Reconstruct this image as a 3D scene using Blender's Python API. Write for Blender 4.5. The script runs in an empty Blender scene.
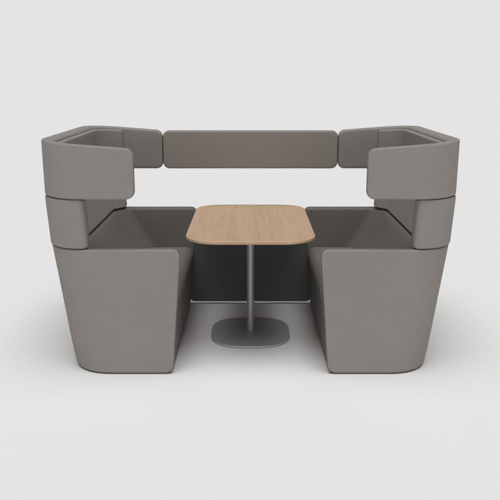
import bpy, bmesh, math
from mathutils import Vector

scene = bpy.context.scene
COL = scene.collection
R = math.radians

# ------------------------------------------------------------------ helpers
def tag(o, label=None, category=None, group=None, kind=None):
    for k, v in (('label', label), ('category', category), ('group', group), ('kind', kind)):
        if v:
            o[k] = v
    return o

def empty(name, loc=(0, 0, 0), rz=0.0):
    o = bpy.data.objects.new(name, None)
    o.empty_display_size = 0.1
    o.location = loc
    o.rotation_euler = (0, 0, rz)
    COL.objects.link(o)
    return o

def make(name, verts, faces, mat, parent=None, bevel=0.0, segs=4, smooth=True, loc=None, limit=35):
    me = bpy.data.meshes.new(name)
    me.from_pydata([tuple(v) for v in verts], [], faces)
    bm = bmesh.new(); bm.from_mesh(me)
    bmesh.ops.remove_doubles(bm, verts=bm.verts, dist=1e-5)
    bmesh.ops.recalc_face_normals(bm, faces=bm.faces)
    bm.to_mesh(me); bm.free()
    if smooth:
        for p in me.polygons:
            p.use_smooth = True
    me.materials.append(mat)
    o = bpy.data.objects.new(name, me)
    COL.objects.link(o)
    if parent:
        o.parent = parent
    if loc:
        o.location = loc
    if bevel:
        b = o.modifiers.new('bevel', 'BEVEL')
        b.width = bevel; b.segments = segs; b.limit_method = 'ANGLE'; b.angle_limit = R(limit)
        b.harden_normals = False
        w = o.modifiers.new('normals', 'WEIGHTED_NORMAL')
        w.keep_sharp = False; w.weight = 80
    return o

def interp(tab, z):
    if z <= tab[0][0]:
        return tab[0][1]
    for (a, va), (b, vb) in zip(tab, tab[1:]):
        if z <= b:
            t = (z - a) / (b - a)
            return va + (vb - va) * t
    return tab[-1][1]

def smooth_interp(tab, z):
    # average a small window, so that the joints of the profile are soft
    return sum(interp(tab, z + d) for d in (-.03, -.015, 0, .015, .03)) / 5

def rounded_rect(w, h, r, n=10, power=2.0):
    pts = []
    for cx, cy, a0 in ((w/2-r, h/2-r, 0), (-w/2+r, h/2-r, 90), (-w/2+r, -h/2+r, 180), (w/2-r, -h/2+r, 270)):
        for i in range(n+1):
            a = R(a0 + 90*i/n)
            c, s = math.cos(a), math.sin(a)
            pts.append((cx + r*math.copysign(abs(c)**(2/power), c), cy + r*math.copysign(abs(s)**(2/power), s)))
    return pts

def extrude_outline(pts3a, pts3b):
    n = len(pts3a)
    v = list(pts3a) + list(pts3b)
    f = [tuple(range(n-1, -1, -1)), tuple(range(n, 2*n))]
    for i in range(n):
        j = (i+1) % n
        f.append((i, j, n+j, n+i))
    return v, f

# ------------------------------------------------------------------ materials
def principled(name):
    m = bpy.data.materials.new(name); m.use_nodes = True
    nt = m.node_tree
    b = nt.nodes['Principled BSDF']
    return m, nt, b

def fabric(name, base, var=0.06, bump=0.3, rough=.85, spec=.2):
    m, nt, b = principled(name)
    N, L = nt.nodes.new, nt.links.new
    tc = N('ShaderNodeTexCoord')
    big = N('ShaderNodeTexNoise'); big.inputs['Scale'].default_value = 5; big.inputs['Detail'].default_value = 4
    fine = N('ShaderNodeTexNoise'); fine.inputs['Scale'].default_value = 260; fine.inputs['Detail'].default_value = 3
    L(tc.outputs['Object'], big.inputs['Vector']); L(tc.outputs['Object'], fine.inputs['Vector'])
    mix = N('ShaderNodeMath'); mix.operation = 'MULTIPLY_ADD'
    mix.inputs[1].default_value = 0.35
    L(big.outputs['Fac'], mix.inputs[0]); 
    mf = N('ShaderNodeMath'); mf.operation = 'MULTIPLY'; mf.inputs[1].default_value = 0.65
    L(fine.outputs['Fac'], mf.inputs[0]); L(mf.outputs[0], mix.inputs[2])
    ramp = N('ShaderNodeValToRGB')
    ramp.color_ramp.elements[0].position = 0.3; ramp.color_ramp.elements[1].position = 0.7
    ramp.color_ramp.elements[0].color = (*[c*(1-var) for c in base], 1)
    ramp.color_ramp.elements[1].color = (*[c*(1+var) for c in base], 1)
    L(mix.outputs[0], ramp.inputs['Fac'])
    L(ramp.outputs['Color'], b.inputs['Base Color'])
    b.inputs['Roughness'].default_value = rough
    b.inputs['Specular IOR Level'].default_value = spec
    # weave
    w1 = N('ShaderNodeTexWave'); w1.bands_direction = 'Z'; w1.inputs['Scale'].default_value = 180; w1.inputs['Distortion'].default_value = 1.5
    w2 = N('ShaderNodeTexWave'); w2.bands_direction = 'DIAGONAL'; w2.inputs['Scale'].default_value = 180; w2.inputs['Distortion'].default_value = 1.5
    L(tc.outputs['Object'], w1.inputs['Vector']); L(tc.outputs['Object'], w2.inputs['Vector'])
    mul = N('ShaderNodeMath'); mul.operation = 'ADD'
    L(w1.outputs['Fac'], mul.inputs[0]); L(w2.outputs['Fac'], mul.inputs[1])
    bp = N('ShaderNodeBump'); bp.inputs['Strength'].default_value = bump; bp.inputs['Distance'].default_value = 0.0006
    L(mul.outputs[0], bp.inputs['Height'])
    L(bp.outputs['Normal'], b.inputs['Normal'])
    return m

TAUPE = (0.285, 0.259, 0.239)
M_TAUPE = fabric('taupe_wool', TAUPE)
M_TAUPE_SHADE = fabric('taupe_wool_shaded', (0.158, 0.149, 0.138), rough=.62, spec=.35)  # darkened taupe: shade inside the sofa is put into the colour
M_CHAR = fabric('charcoal_wool', (0.098, 0.101, 0.100))

def oak(name):
    m, nt, b = principled(name)
    N, L = nt.nodes.new, nt.links.new
    tc = N('ShaderNodeTexCoord')
    mp = N('ShaderNodeMapping'); mp.inputs['Scale'].default_value = (1.0, 0.045, 1.0)
    L(tc.outputs['Object'], mp.inputs['Vector'])
    n1 = N('ShaderNodeTexNoise'); n1.inputs['Scale'].default_value = 75; n1.inputs['Detail'].default_value = 6; n1.inputs['Roughness'].default_value = .6
    n2 = N('ShaderNodeTexNoise'); n2.inputs['Scale'].default_value = 9; n2.inputs['Detail'].default_value = 3; n2.inputs['Distortion'].default_value = .6
    n3 = N('ShaderNodeTexNoise'); n3.inputs['Scale'].default_value = 220; n3.inputs['Detail'].default_value = 2
    for n in (n1, n2, n3):
        L(mp.outputs['Vector'], n.inputs['Vector'])
    a = N('ShaderNodeMath'); a.operation = 'MULTIPLY'; a.inputs[1].default_value = .45; L(n1.outputs['Fac'], a.inputs[0])
    c = N('ShaderNodeMath'); c.operation = 'MULTIPLY_ADD'; c.inputs[1].default_value = .35; L(n2.outputs['Fac'], c.inputs[0]); L(a.outputs[0], c.inputs[2])
    d = N('ShaderNodeMath'); d.operation = 'MULTIPLY_ADD'; d.inputs[1].default_value = .2; L(n3.outputs['Fac'], d.inputs[0]); L(c.outputs[0], d.inputs[2])
    ramp = N('ShaderNodeValToRGB'); e = ramp.color_ramp.elements
    e[0].position = .34; e[0].color = (0.43, 0.287, 0.176, 1)
    e[1].position = .66; e[1].color = (0.58, 0.408, 0.268, 1)
    L(d.outputs[0], ramp.inputs['Fac']); L(ramp.outputs['Color'], b.inputs['Base Color'])
    b.inputs['Roughness'].default_value = .5
    b.inputs['Specular IOR Level'].default_value = .3
    bp = N('ShaderNodeBump'); bp.inputs['Strength'].default_value = .08; bp.inputs['Distance'].default_value = .001
    L(d.outputs[0], bp.inputs['Height']); L(bp.outputs['Normal'], b.inputs['Normal'])
    return m
M_OAK = oak('oak_veneer')

def metal(name, col, rough, met):
    m, nt, b = principled(name)
    N, L = nt.nodes.new, nt.links.new
    tc = N('ShaderNodeTexCoord')
    n = N('ShaderNodeTexNoise'); n.inputs['Scale'].default_value = 90; n.inputs['Detail'].default_value = 4
    L(tc.outputs['Object'], n.inputs['Vector'])
    mr = N('ShaderNodeMapRange'); mr.inputs['To Min'].default_value = rough-.01; mr.inputs['To Max'].default_value = rough+.01
    L(n.outputs['Fac'], mr.inputs['Value']); L(mr.outputs['Result'], b.inputs['Roughness'])
    b.inputs['Base Color'].default_value = (*col, 1)
    b.inputs['Metallic'].default_value = met
    return m
M_STEEL = metal('grey_lacquered_steel', (0.37, 0.37, 0.365), 0.40, .4)
M_PLATE = metal('grey_lacquered_plate', (0.43, 0.437, 0.434), 0.42, .25)

mD, nt, b = principled('black_plastic')
b.inputs['Base Color'].default_value = (.02, .02, .022, 1); b.inputs['Roughness'].default_value = .6
M_BLACK = mD

ALB = 0.78
mF, nt, b = principled('white_studio_floor')
b.inputs['Base Color'].default_value = (ALB, ALB, ALB, 1)
b.inputs['Roughness'].default_value = 1.0
b.inputs['Specular IOR Level'].default_value = 0.0
M_FLOOR = mF

# ------------------------------------------------------------------ floor
def floor():
    n = 96
    rad = [0.0, 12, 600]
    v = [(0, 0, 0)]; f = []
    for r in rad[1:]:
        for i in range(n):
            a = 2*math.pi*i/n
            v.append((r*math.cos(a), r*math.sin(a), 0))
    for i in range(n):
        f.append((0, 1+i, 1+(i+1) % n))
    for k in range(len(rad)-2):
        o0 = 1+k*n; o1 = o0+n
        for i in range(n):
            j = (i+1) % n
            f.append((o0+i, o1+i, o1+j, o0+j))
    o = make('floor', v, f, M_FLOOR, smooth=False)
    tag(o, 'seamless pale grey studio floor under the seating booth', 'floor', kind='structure')
floor()

# ------------------------------------------------------------------ sofa
YC = 0.71          # middle of the sofa, front to back of the picture
XC = -0.78         # middle of the left sofa
HALF = 0.71        # outer half width

OUT = [(0, 1.055), (.06, 1.068), (.13, 1.080), (.745, 1.165), (1.03, 1.187), (1.345, 1.190)]
INN = [(0, .78), (.43, .785), (.50, .835), (.745, .985), (1.03, 1.075), (1.10, 1.105), (1.345, 1.115)]
def xfront(z):
    return .395 + .058*(1 - z/.745)

def band(name, parent, zb, zt, out, inn, r_out, r_in, half, thick, tip, rc, mat,
         rows=10, e_out=.014, e_in=.014, n_side=8, n_arc=12, n_back=10, shade_mat=None, rz=None, roll=0.0, free_in=False):
    """An upholstered U running round the sofa: open towards +x, local y = 0 in its middle.
    zb, zt: bottom and top as functions of |x|; out, inn: profiles z -> |x| of the back;
    tip(z): |x| of the two free ends, whose corners are rounded with radius rc;
    e_out, e_in: how far the padding rolls over at the outer and the inner edge."""
    NC = 8
    rz = rz or rc
    def plan(z, X, r, hy, d, roll=0.0, free=False):
        t = tip(z)
        q = max(rc - d, .0005)
        if not free:
            r = min(r, X - (t + rc) - .004)
        xs = X - r
        pts = [(t + d + q*(1-math.cos(R(90*i/NC))), -hy) for i in range(NC+1)]
        if roll:
            pts = [(x, y + roll - math.sqrt(max(0, roll*roll - max(0, t+roll-x)**2))) for x, y in pts]
        x0 = pts[-1][0]
        if free:                          # the corner arc may begin inside the end: share the columns by length
            pts = [(x, y + r - math.sqrt(r*r - max(0, x-xs)**2)) for x, y in pts]
            a0 = math.asin(max(0, x0-xs)/r); K = n_side + n_arc
            l1 = max(0, xs-x0); l2 = r*(math.pi/2-a0)
            for i in range(1, K+1):
                l = (l1+l2)*i/K
                if l < l1:
                    pts.append((x0 + l, -hy))
                else:
                    a = a0 + (l-l1)/r
                    pts.append((xs + r*math.sin(a), -hy + r - r*math.cos(a)))
        else:
            pts += [(x0 + (xs-x0)*i/n_side, -hy) for i in range(1, n_side)]
            for i in range(n_arc+1):
                a = R(90*i/n_arc)
                pts.append((xs + r*math.sin(a), -hy + r - r*math.cos(a)))
        hp = list(pts)
        for i in range(1, n_back):
            pts.append((X, -hy + r + (2*hy-2*r)*i/n_back))
        pts += [(x, -y) for x, y in reversed(hp)]
        return pts
    ncol = len(plan(.5, 1.1, .1, .5, 0))

    def grid(d, tau):
        """Rows of points inset by d from the outline, a fraction tau of the way from outer to inner skin."""
        q = max(rz - d, .0005)
        g = []
        for j in range(rows+1):
            row = []
            for k in range(ncol):
                kk = min(k, ncol-1-k)
                sh = q*(1-math.sin(R(90*kk/NC))) if kk <= NC else 0.0
                x = 1.0
                for _ in range(5):
                    b0 = zb(x) + d + sh; t0 = zt(x) - d - sh
                    z = b0 + (t0-b0)*j/rows
                    po = plan(z, smooth_interp(out, z), r_out, half, d, roll)[k]
                    pi = plan(z, smooth_interp(inn, z), r_in, half-thick, d, 0.0, free_in)[k]
                    p = (po[0]+(pi[0]-po[0])*tau, po[1]+(pi[1]-po[1])*tau)
                    x = p[0]
                row.append((-p[0]-XC, p[1], z))
            g.append(row)
        return g
    def loop(g):
        return g[0] + [g[j][-1] for j in range(1, rows)] + g[-1][::-1] + [g[j][0] for j in range(rows-1, 0, -1)]
    v = []; f = []
    def add(pts):
        v.extend(pts); return len(v)-len(pts)
    NR = 5
    rings = []                                  # loops from the outer sheet over the edge to the inner sheet
    for e, flip in ((e_out, False), (e_in, True)):
        part = []
        for m in range(NR+1):
            a = R(90*m/NR)
            d = e*(1-math.cos(a))
            depth = e*(1-math.sin(a))/thick
            part.append((d, depth))             # m = 0: the rim, m = NR: the sheet
        if not flip:
            rings += [(d, t) for d, t in reversed(part)]
        else:
            rings += [(d, 1-t) for d, t in part]
    nl = 2*ncol + 2*(rows-1)
    starts = [add(loop(grid(d, t))) for d, t in rings]
    for s0, s1 in zip(starts, starts[1:]):
        for i in range(nl):
            j = (i+1) % nl
            f.append((s0+i, s0+j, s1+j, s1+i))
    for (d, t) in (rings[0], rings[-1]):
        g = grid(d, t); s0 = add([p for row in g for p in row])
        for j in range(rows):
            for k in range(ncol-1):
                f.append((s0+j*ncol+k, s0+j*ncol+k+1, s0+(j+1)*ncol+k+1, s0+(j+1)*ncol+k))
    o = make(name, v, f, mat, parent)
    if shade_mat:
        o.data.materials.append(shade_mat)
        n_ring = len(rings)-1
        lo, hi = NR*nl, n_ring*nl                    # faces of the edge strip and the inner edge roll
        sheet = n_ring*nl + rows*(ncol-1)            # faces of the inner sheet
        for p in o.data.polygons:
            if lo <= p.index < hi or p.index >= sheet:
                p.material_index = 1  # inner skin and edge take the taupe with shade in its colour
    w = o.modifiers.new('normals', 'WEIGHTED_NORMAL'); w.keep_sharp = False; w.weight = 60
    return o

def build_sofa():
    root = empty('wing_sofa', (XC, YC, 0))
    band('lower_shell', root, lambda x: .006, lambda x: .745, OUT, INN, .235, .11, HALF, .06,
         xfront, .045, M_TAUPE, rows=18, e_out=.009, e_in=.022, shade_mat=M_TAUPE_SHADE)
    band('middle_band', root, lambda x: .748, lambda x: 1.029, OUT, INN, .235, .11, HALF, .075,
         lambda z: .913 + .012*(z-.75)/.28, .036, M_TAUPE, rows=10, e_out=.009, e_in=.010, rz=.016, roll=.034, free_in=True)
    # thin inner pad round the back of the head screen, its top a little below the rim
    pad_out = [(z, x+.004) for z, x in INN]; pad_in = [(z, x-.026) for z, x in INN]
    band('head_pad', root, lambda x: 1.045, lambda x: 1.288 + .076*(x-.63), pad_out, pad_in, .17, .15, HALF+.012-.055+.003, .03,
         lambda z: .925, .012, M_TAUPE, rows=8, e_out=.004, e_in=.010)
    band('head_screen', root, lambda x: 1.032, lambda x: 1.308 + .076*(x-.63), OUT, INN, .245, .17, HALF+.012, .055,
         lambda z: .640, .045, M_TAUPE, rows=10, e_out=.010, e_in=.018)
    # seat: profile in x-z, swept along y
    prof = []
    xb, ztop, zlow = .80, .452, .012
    r = .065
    prof.append((xb, zlow))
    prof.append((xfront(zlow)+.002, zlow))
    for i in range(12):
        z = zlow + (ztop-r-zlow)*(i+1)/12
        prof.append((xfront(z)+.002, z))
    xf = xfront(ztop)+.002
    for i in range(1, 9):
        a = R(90*i/8)
        prof.append((xf + r - r*math.cos(a), ztop - r + r*math.sin(a)))
    for i in range(1, 6):
        prof.append((xf + r + (xb-xf-r)*i/5, ztop - .006*i/5))
    hy = HALF-.06-.002
    a = [(-x-XC, -hy, z) for x, z in prof]; b_ = [(-x-XC, hy, z) for x, z in prof]
    v, f = extrude_outline(a, b_)
    make('seat', v, f, M_TAUPE_SHADE, root, bevel=.01, limit=60)  # seat colour carries the same painted-in shade
    for sx, sy in ((.53, -1), (.53, 1), (.96, -1), (.96, 1)):
        pts = [(.022*math.cos(R(t)), .022*math.sin(R(t))) for t in range(0, 360, 20)]
        ox, oy = -sx-XC, sy*(HALF-.14)
        v, f = extrude_outline([(ox+x, oy+y, 0.0) for x, y in pts], [(ox+x, oy+y, .013) for x, y in pts])
        make('glide', v, f, M_BLACK, root, smooth=False)
    return root

left = build_sofa()
tag(left, 'taupe high-backed wing sofa left of the oak table, its open side facing right', 'sofa',
    'pair of facing wing sofas')

def copy_tree(o, parent=None):
    c = o.copy(); COL.objects.link(c); c.parent = parent
    for ch in list(o.children):
        copy_tree(ch, c)
    return c
right = copy_tree(left)
right.location = (-XC, YC, 0); right.rotation_euler = (0, 0, math.pi)
right['label'] = 'taupe high-backed wing sofa right of the oak table, its open side facing left'

# ------------------------------------------------------------------ bridging screen between the head screens
def plate(name, outline, y0, y1, mat, e=.012, origin=(0, 0, 0)):
    """A padded board facing the y axis; outline(d) gives its (x, z) outline inset by d."""
    ox, oy, oz = origin
    NR = 5; v = []; f = []; n = None; starts = []
    seq = [(e*(1-math.cos(R(90*m/NR))), y0 + e*(1-math.sin(R(90*m/NR)))) for m in range(NR, -1, -1)]
    seq += [(e*(1-math.cos(R(90*m/NR))), y1 - e*(1-math.sin(R(90*m/NR)))) for m in range(NR+1)]
    for d, y in seq:
        pts = outline(d); n = len(pts); starts.append(len(v))
        v += [(x-ox, y-oy, z-oz) for x, z in pts]
    for s0, s1 in zip(starts, starts[1:]):
        for i in range(n):
            j = (i+1) % n
            f.append((s0+i, s0+j, s1+j, s1+i))
    f.append(tuple(range(starts[0], starts[0]+n))); f.append(tuple(range(starts[-1], starts[-1]+n)))
    o = make(name, v, f, mat, loc=origin)
    w = o.modifiers.new('normals', 'WEIGHTED_NORMAL'); w.keep_sharp = False; w.weight = 80
    return o

w, h = 2*.6365, 1.307-1.032
o = plate('bridge_screen', lambda d: [(x, z + 1.032 + h/2) for x, z in rounded_rect(w-2*d, h-2*d, .045-d)],
          YC+HALF+.012-.055, YC+HALF+.012, M_TAUPE, e=.014, origin=(0, YC+HALF-.015, 1.032))
tag(o, 'long narrow taupe padded screen bridging the head screens above the table', 'screen')

# low charcoal panel closing the gap at floor level
def low_panel():
    def outline(d):
        zt, zb, r = .715-d, .02+d, .028-d
        def xe(z):
            return xfront(z) + .004 - d
        L_ = []
        for i in range(9):
            a = R(90*i/8)
            L_.append((-(xe(zb) - r + r*math.sin(a)), zb + r - r*math.cos(a)))
        for i in range(9):
            a = R(90*i/8)
            L_.append((-(xe(zt) - r + r*math.cos(a)), zt - r + r*math.sin(a)))
        return L_ + [(-x, z) for x, z in reversed(L_)]
    o = plate('modesty_panel', outline, YC+HALF-.052, YC+HALF-.012, M_CHAR, e=.006, origin=(0, YC+HALF-.03, 0))
    tag(o, 'dark charcoal low panel behind the table, hung just above the floor between the sofas', 'panel')
low_panel()

# ------------------------------------------------------------------ table
def table():
    root = empty('pedestal_table', (0, .752, 0))
    tag(root, 'oak topped pedestal table with grey steel column and rounded base plate', 'table')
    ol = rounded_rect(.776, 1.25, .19, 18, 2.2)
    zt, th = .766, .024
    # top with a bevelled underside
    rings = [(0, zt-.0015, -.0015), (0, zt-.0015, 0)]
    def ring(off, z):
        return [(x - math.copysign(off, x)*min(1, abs(x)/.05), y - math.copysign(off, y)*min(1, abs(y)/.05), z) for x, y in ol]
    layers = [ring(.0025, zt), ring(0.0, zt-.0025), ring(0.0, zt-.015), ring(.016, zt-th)]
    n = len(ol); v = []; f = []
    for l in layers:
        v += l
    f.append(tuple(range(n)))
    for k in range(len(layers)-1):
        for i in range(n):
            j = (i+1) % n
            f.append((k*n+i, k*n+j, (k+1)*n+j, (k+1)*n+i))
    f.append(tuple(range((len(layers)-1)*n, len(layers)*n)))
    top = make('table_top', v, f, M_OAK, root, smooth=False)
    # column
    cr = .0245
    def lathe(name, prof, mat, ns=48):
        v = []; f = []
        for rr, z in prof:
            for i in range(ns):
                a = 2*math.pi*i/ns
                v.append((rr*math.cos(a), rr*math.sin(a), z))
        for k in range(len(prof)-1):
            for i in range(ns):
                j = (i+1) % ns
                f.append((k*ns+i, k*ns+j, (k+1)*ns+j, (k+1)*ns+i))
        f.append(tuple(range(ns))); f.append(tuple(range((len(prof)-1)*ns, len(prof)*ns)))
        o = make(name, v, f, mat, root)
        m = o.modifiers.new('split', 'EDGE_SPLIT'); m.split_angle = R(40)
        return o
    lathe('column', [(cr, .0145), (cr, zt-th-.006)], M_STEEL)
    lathe('mounting_plate', [(.11, zt-th-.006), (.11, zt-th-.0005)], M_BLACK)
    # base plate
    bo = [(x, y-.037) for x, y in rounded_rect(.526, .590, .23, 20, 2.3)]
    a = [(x, y, .002) for x, y in bo]; b_ = [(x, y, .014) for x, y in bo]
    v, f = extrude_outline(a, b_)
    make('base_plate', v, f, M_PLATE, root, bevel=.003, segs=3, limit=60)
table()

# ------------------------------------------------------------------ light: a white studio
BG = 0.776
# brightness of the studio dome by sine of elevation: pale wall, dimmer flank, wide overhead softbox
MID, FRONT = .12, 3.3
FA, FB, ZA, ZB = .80, .96, .06, .22      # low front softbox: how far it spreads sideways and upwards
TILT, CA, CB = R(11), .84, .97           # big overhead softbox, leaning towards the front
STOPS = [(0.0, BG), (.105, BG), (.22, MID), (1.0, MID)]
def sstep(x, a, b):
    t = min(1, max(0, (x-a)/(b-a))); return t*t*(3-2*t)
def dome():
    """Light the flat floor gets per unit of white (cosine-weighted means): walls and front box, overhead box."""
    base = over = 0.0; n = 240; m = 180
    for i in range(n):
        z = (i+.5)/n; c = math.sqrt(1-z*z); wgt = z*2/n/m
        bl = interp(STOPS, z); fz = FRONT*(1-sstep(z, ZA, ZB))
        for q in range(m):
            y = -c*math.cos(2*math.pi*(q+.5)/m)
            base += wgt*(bl + fz*sstep(-y, FA, FB))
            over += wgt*sstep(z*math.cos(TILT) - y*math.sin(TILT), CA, CB)
    return base, over
base, over = dome()
TOP = (BG/ALB - base)/over
print('TOP', TOP)
w = bpy.data.worlds.new('World'); scene.world = w; w.use_nodes = True
nt = w.node_tree; N, L = nt.nodes.new, nt.links.new
bg = nt.nodes['Background']
tc = N('ShaderNodeTexCoord'); sep = N('ShaderNodeSeparateXYZ')
L(tc.outputs['Generated'], sep.inputs[0])
ramp = N('ShaderNodeValToRGB'); ramp.color_ramp.interpolation = 'LINEAR'
e = ramp.color_ramp.elements
while len(e) < len(STOPS):
    e.new(.5)
for el, (p, c) in zip(e, STOPS):
    el.position = p; el.color = (c, c, c, 1)
L(sep.outputs['Z'], ramp.inputs['Fac'])
def smr(src, a, b_, lo, hi):
    m = N('ShaderNodeMapRange'); m.interpolation_type = 'SMOOTHSTEP'
    m.inputs['From Min'].default_value = a; m.inputs['From Max'].default_value = b_
    m.inputs['To Min'].default_value = lo; m.inputs['To Max'].default_value = hi
    L(src, m.inputs['Value']); return m.outputs['Result']
def math_node(op, x, y):
    m = N('ShaderNodeMath'); m.operation = op
    for sock, val in zip(m.inputs, (x, y)):
        if isinstance(val, (int, float)):
            sock.default_value = val
        else:
            L(val, sock)
    return m.outputs[0]
neg = math_node('MULTIPLY', sep.outputs['Y'], -1)
front = math_node('MULTIPLY', smr(neg, FA, FB, 0, FRONT), smr(sep.outputs['Z'], ZA, ZB, 1, 0))
dot = math_node('ADD', math_node('MULTIPLY', sep.outputs['Z'], math.cos(TILT)), math_node('MULTIPLY', neg, math.sin(TILT)))
tot = math_node('ADD', front, smr(dot, CA, CB, 0, TOP))
ad = N('ShaderNodeMixRGB'); ad.blend_type = 'ADD'; ad.inputs['Fac'].default_value = 1
L(ramp.outputs['Color'], ad.inputs['Color1']); L(tot, ad.inputs['Color2'])
L(ad.outputs['Color'], bg.inputs['Color'])
bg.inputs['Strength'].default_value = 1.0
w.cycles.sampling_method = 'MANUAL'; w.cycles.sample_map_resolution = 1024

# ------------------------------------------------------------------ camera
cam = bpy.data.cameras.new('camera'); co = bpy.data.objects.new('camera', cam); COL.objects.link(co)
cam.sensor_width = 36; cam.lens = 746/500*36
cam.clip_start = .05; cam.clip_end = 10000
co.location = (-.003, -4.07, 1.705)
co.rotation_euler = (R(90-13.27), 0, 0)
scene.camera = co

scene.render.engine = 'CYCLES'
scene.cycles.use_denoising = True
scene.cycles.denoising_input_passes = 'RGB'
scene.cycles.max_bounces = 8; scene.cycles.diffuse_bounces = 2
scene.view_settings.view_transform = 'Standard'
scene.view_settings.look = 'None'
scene.view_settings.exposure = 0.0
scene.view_settings.gamma = 1.0
